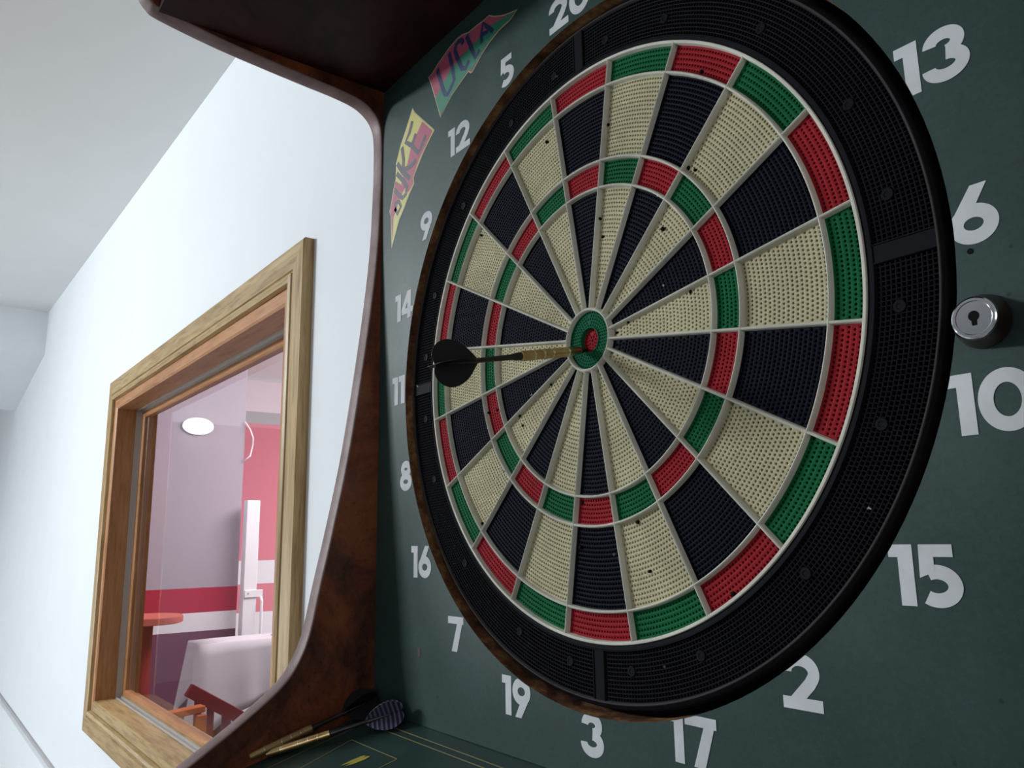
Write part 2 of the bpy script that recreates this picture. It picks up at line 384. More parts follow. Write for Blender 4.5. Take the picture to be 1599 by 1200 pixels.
# white post with its pull latch
t = empty('latch_post', (-3.9, 1.15, 0), 'tall white post with a pull latch, seen through the window', 'post')
b = MB(); b.box(-0.03, 0.03, -0.034, 0.036, 0.0, ZB+0.083); b.build('post', 'whitemetal', t, bevel=0.004)
lt = MB()
lt.box(0.031, 0.039, -0.03, 0.066, ZB-0.422, ZB-0.384); lt.box(0.031, 0.039, -0.036, 0.066, ZB-0.805, ZB-0.76)
lt.box(0.031, 0.039, 0.030, 0.066, ZB-0.76, ZB-0.64)
lt.tube([(0.037, 0.056, ZB-0.42), (0.05, 0.058, ZB-0.44), (0.05, 0.058, ZB-0.62), (0.037, 0.056, ZB-0.65)], 0.008, 10)
lh = lt.build('latch', 'whitemetal', t, bevel=0.002)
b = MB(); b.box(0.0385, 0.0405, 0.012+0.005, 0.012+0.023, ZB-0.768, ZB-0.715); b.build('latch_slot', 'greyw', lh)
for yy, zz in ((-0.012, -0.402), (-0.016, -0.790)):
    b = MB(); b.lathe([(0.0385, 0.005), (0.041, 0.004)], 12, 'x', c=(0, yy, ZB+zz)); b.build('screw', 'greyw', lh)
# thin white cable looping over the partition end
b = MB(); b.tube([(-3.985, 1.120, ZB+0.52), (-3.97, 1.146, ZB+0.476), (-3.965, 1.162, ZB+0.43), (-3.965, 1.162, ZB+0.39), (-3.97, 1.153, ZB+0.33), (-3.985, 1.124, ZB+0.30)], 0.004, 8)
tag(b.build('cable', 'whitemetal', smooth=True), 'thin white cable bowing out at the edge of the mauve wall', 'cable')

# round bar table
t = empty('bar_table', (-3.35, 0.53, 0), 'tall table with a round orange-red top, seen through the window', 'table')
b = MB(); b.lathe([(ZB-0.470, 0.13), (ZB-0.466, 0.142), (ZB-0.442, 0.142), (ZB-0.438, 0.138)], 48, 'z'); b.build('table_top', 'tablered', t, smooth=False)
b = MB(); b.lathe([(0.02, 0.025), (ZB-0.47, 0.025)], 20, 'z'); b.build('pole', 'redwood', t, smooth=True)
b = MB(); b.lathe([(0.0, 0.13), (0.012, 0.13), (0.025, 0.03)], 32, 'z'); b.build('base', 'redwood', t)
# cloth covered table
t = empty('covered_table', (-3.4, 1.12, 0), 'table under a white hanging cloth beyond the red wooden chair', 'table')
b = MB(); b.box(-0.005, 0.165, -0.36, 0.5, ZB-0.59, ZB-0.565); b.build('table_top', 'redwood', t)
for sx in (0.03, 0.13):
    for sy in (-0.3, 0.45):
        b = MB(); b.box(sx-0.02, sx+0.02, sy-0.02, sy+0.02, 0, ZB-0.59); b.build('leg', 'redwood', t)
def draped(name, x0, x1, y0, y1, ztop, drop, parent=None):
    nx, n = 0, 96; vs = []; fs = []; rows = 12
    per = []
    W, H = x1-x0, y1-y0; P = 2*(W+H)
    for i in range(n):
        d = P*i/n
        if d < W: p = (x0+d, y0, 0, -1)
        elif d < W+H: p = (x1, y0+d-W, 1, 0)
        elif d < 2*W+H: p = (x1-(d-W-H), y1, 0, 1)
        else: p = (x0, y1-(d-2*W-H), -1, 0)
        per.append(p)
    cx, cy = (x0+x1)/2, (y0+y1)/2
    for r in range(rows):
        for i, (px, py, nxx, nyy) in enumerate(per):
            if r < 4:
                k = 0.25+0.25*r; 
                q = (cx+(px-cx)*k, cy+(py-cy)*k, ztop - (0.004 if r == 3 else 0))
            else:
                u = (r-3)/(rows-4)
                cor = abs((px-cx)/(W/2))*abs((py-cy)/(H/2))
                dd = drop*(0.72+0.55*cor**2)
                wv = 0.018*u*sin(i*0.85+1.3*sin(i*0.31)) + 0.05*u*(0.4+cor**2)
                q = (px+nxx*wv*0.6 + (px-cx)*0.04*u*cor, py+nyy*wv*0.6 + (py-cy)*0.04*u*cor, ztop-0.008-dd*u)
            vs.append(q)
    for r in range(rows-1):
        for i in range(n): fs.append((r*n+i, r*n+(i+1) % n, (r+1)*n+(i+1) % n, (r+1)*n+i))
    fs.append(tuple(range(n)))
    o = mesh_obj(name, vs, fs, 'cloth', parent, True)
    md = o.modifiers.new('solid', 'SOLIDIFY'); md.thickness = 0.003
    return o
o = draped('tablecloth', -3.42, -3.22, 0.725, 1.64, ZB-0.560, 0.30)
tag(o, 'white cloth hanging in folds over the table behind the window', 'tablecloth')
# wooden chair
t = empty('wooden_chair', (-3.0, 0.68, 0), 'red and orange wooden chair with slatted back, seen through the window', 'chair')
def C(x, y, z): return (x+3.0, y-0.68, z+ZB)
b = MB(); b.bar(C(-3.0, 0.615, -0.700), C(-3.0, 0.83, -0.835), 0.03, 0.05); b.build('top_rail', 'redwood', t, bevel=0.004)
b = MB(); b.bar(C(-2.99, 0.60, -1.02), C(-2.99, 0.86, -1.04), 0.025, 0.035); b.build('lower_rail', 'redwood', t, bevel=0.003)
for (yy, zt) in ((0.655, -0.74), (0.705, -0.77), (0.765, -0.81)):
    b = MB(); b.bar(C(-3.0, yy, -1.03), C(-3.0, yy, zt), 0.018, 0.024, up=(0, 1, 0)); b.build('slat', 'redwood', t)
b = MB(); b.bar(C(-2.9, 0.40, -0.775), C(-2.93, 0.655, -0.762), 0.05, 0.024); b.build('arm_rest', 'orangewood', t, bevel=0.004)
for yy in (0.545, 0.64):
    b = MB(); b.bar(C(-2.9, yy, -1.2), C(-2.9, yy, -0.78), 0.03, 0.035, up=(0, 1, 0)); b.build('arm_post', 'orangewood', t, bevel=0.003)
for xx, yy in ((-2.92, 0.42), (-3.02, 0.83), (-2.62, 0.42), (-2.62, 0.8)):
    b = MB(); b.bar(C(xx, yy, -ZB), C(xx, yy, -1.05), 0.035, 0.035, up=(0, 1, 0)); b.build('leg', 'redwood', t)
b = MB(); b.box(*[v for v in (0.0, 0.36)], -0.26, 0.14, ZB-1.06, ZB-1.02); b.build('seat', 'redwood', t, bevel=0.006)
b = MB(); b.box(0.02, 0.34, -0.2, 0.10, ZB-1.02, ZB-0.965); tag(b.build('seat_cushion', 'cloth', bevel=0.015, loc=(-3.0, 0.70, 0.004)), 'white cushion on the seat of the wooden chair behind the glass', 'cushion')

# ================================================================== DART CABINET
cab = empty('dart_cabinet', (0, 0.1, 0), 'burl wood and green dart cabinet with white numbers around the round target', 'cabinet')
def CP(vs): return [(x, y-0.1, z+ZB) for x, y, z in vs]       # board space -> cabinet space
SX = 0.285
HC = (0.004, -0.002); HR = 0.2385; YP = -0.006
# back panel with a round hole
n = 160; vs = []; fs = []
x0, x1, z0, z1 = -SX, SX, -0.2795, 0.322
def rect_pt(a):
    dx, dz = sin(a), cos(a); ts = []
    if dx > 1e-9: ts.append((x1-HC[0])/dx)
    if dx < -1e-9: ts.append((x0-HC[0])/dx)
    if dz > 1e-9: ts.append((z1-HC[1])/dz)
    if dz < -1e-9: ts.append((z0-HC[1])/dz)
    k = min(ts); return (HC[0]+dx*k, HC[1]+dz*k)
angs = sorted([2*pi*i/n for i in range(n)] + [math.atan2(x-HC[0], z-HC[1]) % (2*pi) for x in (x0, x1) for z in (z0, z1)])
n = len(angs)
for a in angs: p = rect_pt(a); vs.append((p[0], YP, p[1]))
for a in angs: vs.append((HC[0]+HR*sin(a), YP, HC[1]+HR*cos(a)))
mi = []
for i in range(n): j = (i+1) % n; fs.append((i, j, n+j, n+i)); mi.append(0)
panel = mesh_obj('back_panel', CP(vs), fs, None, cab, mats=['green'], fmi=mi)
vs = []; fs = []
for k, y in enumerate((YP, 0.001, 0.008, 0.016)):
    for a in angs:
        j = random.uniform(-0.0004, 0.0004) if k else 0
        vs.append((HC[0]+(HR+j)*sin(a), y, HC[1]+(HR+j)*cos(a)))
for k in range(3):
    for i in range(n): j = (i+1) % n; fs.append((k*n+i, k*n+j, (k+1)*n+j, (k+1)*n+i))
mesh_obj('hole_rim', CP(vs), fs, 'mdf', cab)
b = MB(); b.box(-SX, SX, 0.016-0.1, 0.03-0.1, ZB-0.28, ZB+0.32); b.build('backing_board', 'dark', cab)

# side panels with the curved front
PROF = [(-0.236, 0.56), (-0.241, 0.42), (-0.2405, 0.352), (-0.2385, 0.338), (-0.232, 0.3295), (-0.222, 0.3245), (-0.175, 0.317), (-0.128, 0.3125),
        (-0.088, 0.3095), (-0.052, 0.3070), (-0.030, 0.3030), (-0.0165, 0.2945), (-0.0095, 0.283), (-0.0072, 0.268), (-0.0068, 0.245), (-0.0070, 0.215),
        (-0.0100, 0.144), (-0.0190, 0.058), (-0.0340, -0.048), (-0.0480, -0.120), (-0.0590, -0.170), (-0.0680, -0.212), (-0.0790, -0.237), (-0.0940, -0.254),
        (-0.1210, -0.274), (-0.1500, -0.293), (-0.1900, -0.318), (-0.2350, -0.346), (-0.2500, -0.372), (-0.2520, -0.42), (-0.2520, -0.9), (-0.2520, -1.70)]
CV = smooth_curve(PROF, 5)
def side_panel(s):
    xa, xb = s*SX, s*(SX+0.018)
    poly = CV + [(0.205, -1.70), (0.205, 0.56)]
    k = len(poly)
    vs = [(xa, y, z) for y, z in poly] + [(xb, y, z) for y, z in poly]
    fs = [tuple(range(k)), tuple(range(k, 2*k))] + [(i, (i+1) % k, k+(i+1) % k, k+i) for i in range(k)]
    b = MB(); b.add(CP(vs), fs); b.build('side_panel', 'burl', cab)
    # rounded edge molding
    cs = [(0.0, -0.0004), (0.0002, 0.0005), (0.0014, 0.0011), (0.009, 0.0014), (0.0166, 0.0011), (0.0178, 0.0005), (0.018, -0.0004)]
    vs = []; fs = []; q = len(cs); cv = CV
    for i, (y, z) in enumerate(cv):
        a, c = cv[max(i-1, 0)], cv[min(i+1, len(cv)-1)]
        ty, tz = c[0]-a[0], c[1]-a[1]; l = sqrt(ty*ty+tz*tz) or 1
        ny, nz = tz/l, -ty/l
        if ny > 0 and abs(ny) > 0.5: ny, nz = -ny, -nz
        # outward = away from the panel (towards the viewer / into the opening)
        ny, nz = (tz/l, -ty/l)
        for (dx, h) in cs: vs.append((s*(SX+dx), y+ny*h, z+nz*h))
    for i in range(len(cv)-1):
        for j in range(q-1): fs.append((i*q+j, i*q+j+1, (i+1)*q+j+1, (i+1)*q+j))
    b = MB(); b.add(CP(vs), fs); o = b.build('edge_molding', 'edge', cab, smooth=True)
side_panel(-1); side_panel(1)
b = MB(); b.box(-SX, SX, -0.225-0.1, 0.10, ZB+0.3205, ZB+0.335); b.build('hood_underside', 'hood', cab)
b = MB(); b.box(-SX, SX, -0.230-0.1, 0.10, ZB+0.335, ZB+0.555); b.build('hood', 'hood', cab)
# sloping lower shelf with gold lines
SL = 0.25
def SH(x, y, off=0.0): return (x, y-0.1-off*SL*0.97, ZB-0.28+SL*(y-YP)+off*0.97)
vs = [SH(-SX, 0.02), SH(SX, 0.02), SH(SX, -0.235), SH(-SX, -0.235)]
vs += [(x, y, z-0.015) for x, y, z in vs]
b = MB(); b.add(vs, [(0, 1, 2, 3), (4, 7, 6, 5), (0, 4, 5, 1), (1, 5, 6, 2), (2, 6, 7, 3), (3, 7, 4, 0)])
shelf = b.build('lower_shelf', 'green', cab)
def shline(mb, p, q, w):
    dx, dy = q[0]-p[0], q[1]-p[1]; l = sqrt(dx*dx+dy*dy); nx, ny = -dy/l*w/2, dx/l*w/2
    mb.add([SH(p[0]+nx, p[1]+ny, 0.0003), SH(p[0]-nx, p[1]-ny, 0.0003), SH(q[0]-nx, q[1]-ny, 0.0003), SH(q[0]+nx, q[1]+ny, 0.0003)], [(0, 1, 2, 3)])
b = MB()
shline(b, (-0.2635, -0.0255), (0.2635, -0.0275), 0.0010); shline(b, (-0.2635, -0.0190), (0.2635, -0.0215), 0.0010)
shline(b, (-0.2635, -0.0190), (-0.2600, -0.22), 0.0010); shline(b, (0.2635, -0.0190), (0.2600, -0.22), 0.0010)
shline(b, (-0.2405, -0.049), (-0.166, -0.049), 0.0009); shline(b, (-0.2405, -0.049), (-0.228, -0.12), 0.0009)
shline(b, (-0.166, -0.049), (-0.166, -0.12), 0.0009); shline(b, (-0.228, -0.12), (-0.166, -0.12), 0.0009)
b.build('gold_line_print', 'gold', shelf)
b = MB(); L = [(-0.197, -0.076), (-0.1935, -0.070), (-0.1915, -0.062), (-0.1925, -0.057), (-0.1955, -0.058), (-0.1975, -0.066)]
b.add([SH(x, y, 0.0004) for x, y in L], [tuple(range(6))])
b.add([SH(x-0.0045, y-0.001, 0.0004) for x, y in L], [tuple(range(6))])
b.build('leaf_print', 'yellow', shelf)
b = MB(); b.box(-SX, SX, -0.225-0.1, 0.10, 0.03, ZB-0.36); b.build('lower_body', 'burl', cab)

# numerals --------------------------------------------------------
W = 0.23
def arc(cx, cy, rx, ry, a0, a1, k=40): return [(cx+rx*cos(radians(a0+(a1-a0)*i/k)), cy+ry*sin(radians(a0+(a1-a0)*i/k))) for i in range(k+1)]
def line(p, q, k=10): return [(p[0]+(q[0]-p[0])*i/k, p[1]+(q[1]-p[1])*i/k) for i in range(k+1)]
DIG = {
 '0': (0.86, [('s', arc(0.43, 0.5, 0.315, 0.385, 90, 450, 64))], []),
 '1': (0.41, [], [[(0.0, 1.0), (0.41, 1.0), (0.41, 0.79), (0.0, 0.79)], [(0.155, 0.82), (0.41, 0.82), (0.41, 0.0), (0.155, 0.0)]]),
 '2': (0.84, [('s', arc(0.41, 0.665, 0.285, 0.22, 182, -28, 40) + line((0.60, 0.47), (0.26, 0.12), 10))], [[(0.02, 0.0), (0.84, 0.0), (0.84, 0.215), (0.02, 0.215)]]),
 '3': (0.80, [('s', arc(0.39, 0.710, 0.235, 0.175, 180, -80, 36)), ('s', arc(0.39, 0.305, 0.280, 0.190, 86, -182, 40))], []),
 '4': (0.80, [], [[(0.40, 0.0), (0.65, 0.0), (0.65, 1.0), (0.40, 1.0)], [(0.0, 0.18), (0.80, 0.18), (0.80, 0.38), (0.0, 0.38)], [(0.0, 0.36), (0.26, 0.36), (0.52, 0.80), (0.42, 1.0), (0.40, 1.0)]]),
 '5': (0.72, [('s', arc(0.31, 0.335, 0.285, 0.225, 118, -128, 44))], [[(0.06, 0.80), (0.60, 0.80), (0.60, 1.0), (0.06, 1.0)], [(0.04, 0.46), (0.29, 0.56), (0.29, 0.98), (0.06, 0.98)]]),
 '6': (0.78, [('s', arc(0.39, 0.34, 0.27, 0.225, 0, 360, 56))], [[(0.02, 0.40), (0.13, 0.60), (0.40, 1.0), (0.66, 1.0), (0.40, 0.56), (0.20, 0.38)]]),
 '7': (0.82, [], [[(0.0, 0.79), (0.82, 0.79), (0.82, 1.0), (0.0, 1.0)], [(0.82, 0.98), (0.50, 0.82), (0.20, 0.0), (0.49, 0.0)]]),
 '8': (0.78, [('s', arc(0.39, 0.725, 0.215, 0.165, 0, 360, 48)), ('s', arc(0.39, 0.30, 0.270, 0.19, 0, 360, 48))], []),
}
DIG['9'] = (0.78, [('s', [(0.78-x, 1-y) for x, y in DIG['6'][1][0][1]])], [[(0.78-x, 1-y) for x, y in DIG['6'][2][0]]])
def ribbon(pts, w, closed=False):
    L_, R_ = [], []; k = len(pts)
    for i, p in enumerate(pts):
        a = pts[i-1] if (i or closed) else pts[0]; c = pts[(i+1) % k] if (i < k-1 or closed) else pts[-1]
        if closed and i == 0: a = pts[-2]
        if closed and i == k-1: c = pts[1]
        dx, dy = c[0]-a[0], c[1]-a[1]; l = sqrt(dx*dx+dy*dy) or 1
        nx, ny = -dy/l*w/2, dx/l*w/2
        L_.append((p[0]+nx, p[1]+ny)); R_.append((p[0]-nx, p[1]-ny))
    return L_, R_
def grid_quad(q, nu=8, nv=8):
    out = [] ; fs = []
    for j in range(nv+1):
        for i in range(nu+1):
            u, v_ = i/nu, j/nv
            a = (q[0][0]*(1-u)+q[1][0]*u, q[0][1]*(1-u)+q[1][1]*u); d = (q[3][0]*(1-u)+q[2][0]*u, q[3][1]*(1-u)+q[2][1]*u)
            out.append((a[0]*(1-v_)+d[0]*v_, a[1]*(1-v_)+d[1]*v_))
    for j in range(nv):
        for i in range(nu): k = j*(nu+1)+i; fs.append((k, k+1, k+nu+2, k+nu+1))
    return out, fs
def clampc(x, z):
    dx, dz = x-HC[0], z-HC[1]; r = sqrt(dx*dx+dz*dz); RM = HR+0.0002
    if r < RM: k = RM/r; return HC[0]+dx*k, HC[1]+dz*k
    return x, z
def numeral(txt, cx, cz_, H=0.0262, wscale=1.0):
    gap = 0.05; tw = sum(DIG[c][0] for c in txt)+gap*(len(txt)-1)
    mb = MB(); ox = -tw/2; lay = [0]
    for ch in txt:
        wd, strokes, polys = DIG[ch]
        def put(pts, fs):
            vs = []
            for (x, y) in pts:
                X = cx+(ox+x)*H*wscale; Z = cz_+(y-0.5)*H
                X, Z = clampc(X, Z); vs.append((X, YP-0.00022-0.00003*lay[0], Z))
            lay[0] += 1; mb.add(CP(vs), fs)
        for _, pth in strokes:
            cl = abs(pth[0][0]-pth[-1][0]) < 1e-6 and abs(pth[0][1]-pth[-1][1]) < 1e-6
            L_, R_ = ribbon(pth, W, cl)
            pts = []; fs = []; K = 5
            for a, c in zip(L_, R_):
                for j in range(K): pts.append((a[0]+(c[0]-a[0])*j/(K-1), a[1]+(c[1]-a[1])*j/(K-1)))
            for i in range(len(L_)-1):
                for j in range(K-1): fs.append((i*K+j, i*K+j+1, (i+1)*K+j+1, (i+1)*K+j))
            put(pts, fs)
        for poly in polys:
            if len(poly) == 4: pts, fs = grid_quad(poly, 10, 14); put(pts, fs)
            else:
                cxp = sum(p[0] for p in poly)/len(poly); cyp = sum(p[1] for p in poly)/len(poly)
                pts = [(cxp, cyp)]; fs = []; RN = 6
                dense = []
                for i in range(len(poly)):
                    a, c = poly[i], poly[(i+1) % len(poly)]
                    for j in range(6): dense.append((a[0]+(c[0]-a[0])*j/6, a[1]+(c[1]-a[1])*j/6))
                nd = len(dense)
                for r in range(1, RN+1):
                    for p in dense: pts.append((cxp+(p[0]-cxp)*r/RN, cyp+(p[1]-cyp)*r/RN))
                for i in range(nd): fs.append((0, 1+i, 1+(i+1) % nd))
                for r in range(RN-1):
                    for i in range(nd): fs.append((1+r*nd+i, 1+r*nd+(i+1) % nd, 1+(r+1)*nd+(i+1) % nd, 1+(r+1)*nd+i))
                put(pts, fs)
        ox += wd+gap
    o = mesh_obj('numeral', mb.v, mb.f, 'digit', panel)
    o['label'] = 'white number ' + txt
    return o
for txt, x, z in (('20', 0.0, 0.2525), ('1', 0.078, 0.243), ('18', 0.150, 0.206), ('4', 0.203, 0.150), ('13', 0.2425, 0.0800), ('6', 0.2510, 0.0020),
                  ('10', 0.2490, -0.0790), ('15', 0.2140, -0.1500), ('2', 0.1490, -0.2015), ('17', 0.0795, -0.2405), ('3', 0.0000, -0.2515),
                  ('19', -0.0765, -0.2400), ('7', -0.1525, -0.2045), ('16', -0.2050, -0.1505), ('8', -0.2320, -0.0765), ('11', -0.2470, 0.0025),
                  ('14', -0.2385, 0.0810), ('9', -0.1995, 0.1475), ('12', -0.1460, 0.2100), ('5', -0.0760, 0.2385)):
    numeral(txt, x, z)

# printed pennants -------------------------------------------------
def flat_poly(name, pts, mat, parent, lift):
    # ear-clipped flat polygon a hair proud of the panel
    cu = [Vector((x/1000, YP-0.1-lift, z/1000+ZB)) for x, z in pts]
    from mathutils.geometry import tessellate_polygon
    tris = tessellate_polygon([[Vector((x/1000, z/1000, 0)) for x, z in pts]])
    me = bpy.data.meshes.new(name); me.from_pydata([tuple(p) for p in cu], [], [tuple(t_) for t_ in tris]); me.update()
    me.materials.append(MAT[mat]); o = bpy.data.objects.new(name, me); col.objects.link(o); o.parent = parent; return o
def strokes(name, paths, w, mat, parent, lift):
    mb = MB()
    for pi_, pth in enumerate(paths):
        pts = [(x/1000, z/1000) for x, z in pth]
        ex = []
        for i, p in enumerate(pts): ex.append(p)
        L_, R_ = ribbon(ex, w)
        k = len(ex); vs = [(x, YP-0.1-lift, z+ZB) for x, z in L_]+[(x, YP-0.1-lift, z+ZB) for x, z in R_]
        mb.add([(x, y-0.00003*pi_, z) for x, y, z in vs], [(i, i+1, k+i+1, k+i) for i in range(k-1)])
    o = mesh_obj(name, mb.v, mb.f, mat, parent); return o
U_OUT = [(-60.4, 284.9), (-72.2, 288.4), (-80.9, 291.4), (-92.4, 297.3), (-99.7, 302.4), (-107.1, 302.2), (-117.6, 303.3), (-130.4, 303.7), (-140.4, 306.8), (-148.6, 307.5), (-161.2, 305.5), (-170.9, 302.3), (-181.9, 299.0), (-191.7, 294.4), (-197.4, 293.9), (-192.6, 283.8), (-186.9, 269.7), (-176.2, 242.8), (-167.8, 248.8), (-156.4, 255.9), (-141.8, 261.7), (-131.0, 265.4), (-127.4, 262.0), (-124.5, 262.1), (-117.1, 267.0), (-110.4, 271.3), (-100.1, 275.9), (-85.6, 279.7), (-69.8, 280.6)]
U_GREEN = [(-62.1, 284.8), (-94.4, 290.3), (-100.8, 291.9), (-109.2, 289.4), (-124.6, 287.5), (-142.6, 286.0), (-150.8, 283.4), (-160.2, 281.3), (-166.9, 276.9), (-175.8, 272.1), (-184.3, 265.4), (-175.8, 245.2), (-167.8, 250.0), (-156.4, 257.4), (-141.8, 263.3), (-131.0, 267.0), (-125.3, 264.6), (-117.1, 269.2), (-110.4, 273.5), (-100.1, 277.5), (-85.5, 281.2), (-70.7, 281.6)]
def inset(pts, d):
    cx = sum(p[0] for p in pts)/len(pts); cy = sum(p[1] for p in pts)/len(pts); out = []
    k = len(pts); A2 = sum(pts[i][0]*pts[(i+1) % k][1]-pts[(i+1) % k][0]*pts[i][1] for i in range(k)); s = 1 if A2 > 0 else -1
    for i in range(k):
        a, c = pts[i-1], pts[(i+1) % k]; dx, dy = c[0]-a[0], c[1]-a[1]; l = sqrt(dx*dx+dy*dy) or 1
        out.append((pts[i][0]-s*dy/l*d, pts[i][1]+s*dx/l*d))
    return out
pen = flat_poly('pennant_print', U_OUT, 'p_out', panel, 0.0002)
flat_poly('pink_field', inset(U_OUT, 1.1), 'p_pink', pen, 0.0003)
flat_poly('green_field', U_GREEN, 'p_grn', pen, 0.0004)
strokes('letter', [[(-181.0, 294.0), (-179.6, 288.7), (-175.9, 279.8), (-172.0, 270.0), (-167.8, 262.0), (-163.4, 259.8), (-158.1, 264.1), (-152.9, 269.0), (-154.9, 278.5), (-158.1, 289.7), (-161.4, 299.8)]], 0.0048, 'p_ink', pen, 0.0005)
strokes('letter', [[(-138.2, 296.5), (-140.5, 301.0), (-145.5, 303.0), (-150.2, 301.5), (-151.5, 296.2), (-148.7, 289.7), (-144.6, 281.7), (-140.6, 273.5), (-134.6, 270.9), (-129.6, 275.5)]], 0.0048, 'p_ink', pen, 0.0005)
strokes('letter', [[(-133.4, 301.5), (-128.5, 291.7), (-124.6, 282.8), (-119.9, 273.3), (-113.2, 277.0)]], 0.0048, 'p_ink', pen, 0.0005)
strokes('letter', [[(-110.1, 281.5), (-111.0, 290.5), (-108.3, 299.5), (-102.6, 292.9), (-93.8, 283.6)], [(-111.2, 289.6), (-100.7, 287.5)]], 0.0040, 'p_ink', pen, 0.0005)
D_OUT = [(-226.3, 276.2), (-222.0, 269.8), (-185.9, 235.3), (-204.9, 221.1), (-211.7, 214.3), (-219.8, 205.9), (-222.7, 202.5), (-221.4, 196.2), (-230.2, 189.1), (-242.0, 175.9), (-249.3, 169.3), (-263.7, 144.6), (-265.5, 164.2), (-266.6, 179.1), (-269.3, 184.8), (-267.5, 188.8), (-261.5, 206.8), (-257.9, 214.8), (-257.7, 230.9), (-248.6, 247.4), (-240.0, 257.9)]
D_PINK = [(-207.6, 253.4), (-189.0, 235.6), (-214.1, 216.4), (-222.1, 206.2), (-224.3, 202.7), (-223.4, 197.4), (-231.6, 191.7), (-238.8, 194.3), (-238.8, 198.2), (-246.4, 205.0), (-234.4, 222.1), (-228.6, 234.9), (-216.8, 245.7)]
D_PINK2 = [(-257.9, 212.7), (-238.8, 198.9), (-249.8, 190.4), (-260.7, 175.8), (-262.6, 152.1), (-264.0, 163.8), (-265.5, 178.9), (-267.4, 184.3), (-265.8, 188.3), (-261.0, 202.7)]
pen = flat_poly('pennant_print', D_OUT, 'p_out', panel, 0.0002)
flat_poly('yellow_field', inset(D_OUT, 1.0), 'p_yel', pen, 0.0003)
flat_poly('pink_field', D_PINK, 'p_pink', pen, 0.0004)
flat_poly('pink_field', D_PINK2, 'p_pink', pen, 0.0004)
strokes('letter', [[(-226.0, 262.0), (-231.3, 252.5), (-238.6, 245.6), (-227.5, 237.4), (-214.2, 224.3), (-207.3, 230.3), (-200.5, 236.4)], [(-226.8, 237.2), (-219.2, 246.0)]], 0.0048, 'p_ink2', pen, 0.0005)
strokes('letter', [[(-254.5, 229.6), (-242.9, 215.6), (-229.7, 204.5)], [(-243.4, 215.9), (-242.2, 228.5), (-245.7, 243.0)], [(-240.7, 217.8), (-228.3, 216.2), (-218.8, 218.8)]], 0.0050, 'p_ink2', pen, 0.0005)
strokes('letter', [[(-255.3, 219.3), (-241.0, 205.7), (-234.7, 197.6), (-236.8, 191.6), (-243.1, 189.6), (-250.6, 195.3), (-259.6, 204.4)]], 0.0046, 'p_ink2', pen, 0.0005)
strokes('letter', [[(-258.1, 184.3), (-252.7, 176.6), (-246.4, 182.1), (-250.5, 188.9), (-258.1, 189.6), (-258.1, 184.3), (-255.5, 180.5)]], 0.0040, 'p_ink2', pen, 0.0005)

# key lock
def lathe_between(prof, c0, c1, n=40):
    vs = []; fs = []
    for (t, r) in prof:
        cx = c0[0]+(c1[0]-c0[0])*t; cy = c0[1]+(c1[1]-c0[1])*t; cz_ = c0[2]+(c1[2]-c0[2])*t
        for i in range(n): a = 2*pi*i/n; vs.append((cx+r*sin(a), cy, cz_+r*cos(a)))
    for j in range(len(prof)-1):
        for i in range(n): fs.append((j*n+i, j*n+(i+1) % n, (j+1)*n+(i+1) % n, (j+1)*n+i))
    fs.append(tuple((len(prof)-1)*n+i for i in range(n)))
    return vs, fs
LB, LF = (0.2495, YP, -0.0452), (0.2510, -0.0185, -0.0458)
vs, fs = lathe_between([(0.80, 0.0092), (0.88, 0.0092), (0.97, 0.0088), (1.0, 0.0082), (1.0, 0.0072), (0.965, 0.0069)], LB, LF)
b = MB(); b.add(CP(vs), fs); lock = b.build('lock', 'chrome', cab); auto_smooth(lock, 30)
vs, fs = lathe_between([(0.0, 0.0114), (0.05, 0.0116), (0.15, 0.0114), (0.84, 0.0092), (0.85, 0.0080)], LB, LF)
b = MB(); b.add(CP(vs), fs); o = b.build('lock_collar', 'reflect_brown', lock); auto_smooth(o, 30)
kh = [(0.0022*cos(radians(a)), 0.0022*sin(radians(a))+0.0008) for a in range(-60, 241, 20)] + [(-0.0010, -0.0032), (0.0010, -0.0032)]
b = MB(); b.add(CP([(LF[0]+x, LF[1]+0.00035, LF[2]+z) for x, z in kh]), [tuple(range(len(kh)))]); b.build('keyhole', 'dark', lock)
# small hole and a red scrape on the green board
b = MB(); b.add(CP([(0.2482+0.0012*cos(2*pi*i/14), YP-0.0003, -0.0138+0.0013*sin(2*pi*i/14)) for i in range(14)]), [tuple(range(14))]); b.build('screw_hole', 'dark', panel)
b = MB(); b.add(CP([(x, YP-0.0003, z) for x, z in ((-0.2095, -0.2195), (-0.2055, -0.2205), (-0.2050, -0.2250), (-0.2070, -0.2280), (-0.2090, -0.2270))]), [tuple(range(5))]); b.build('scrape_mark', 'scrape', panel)

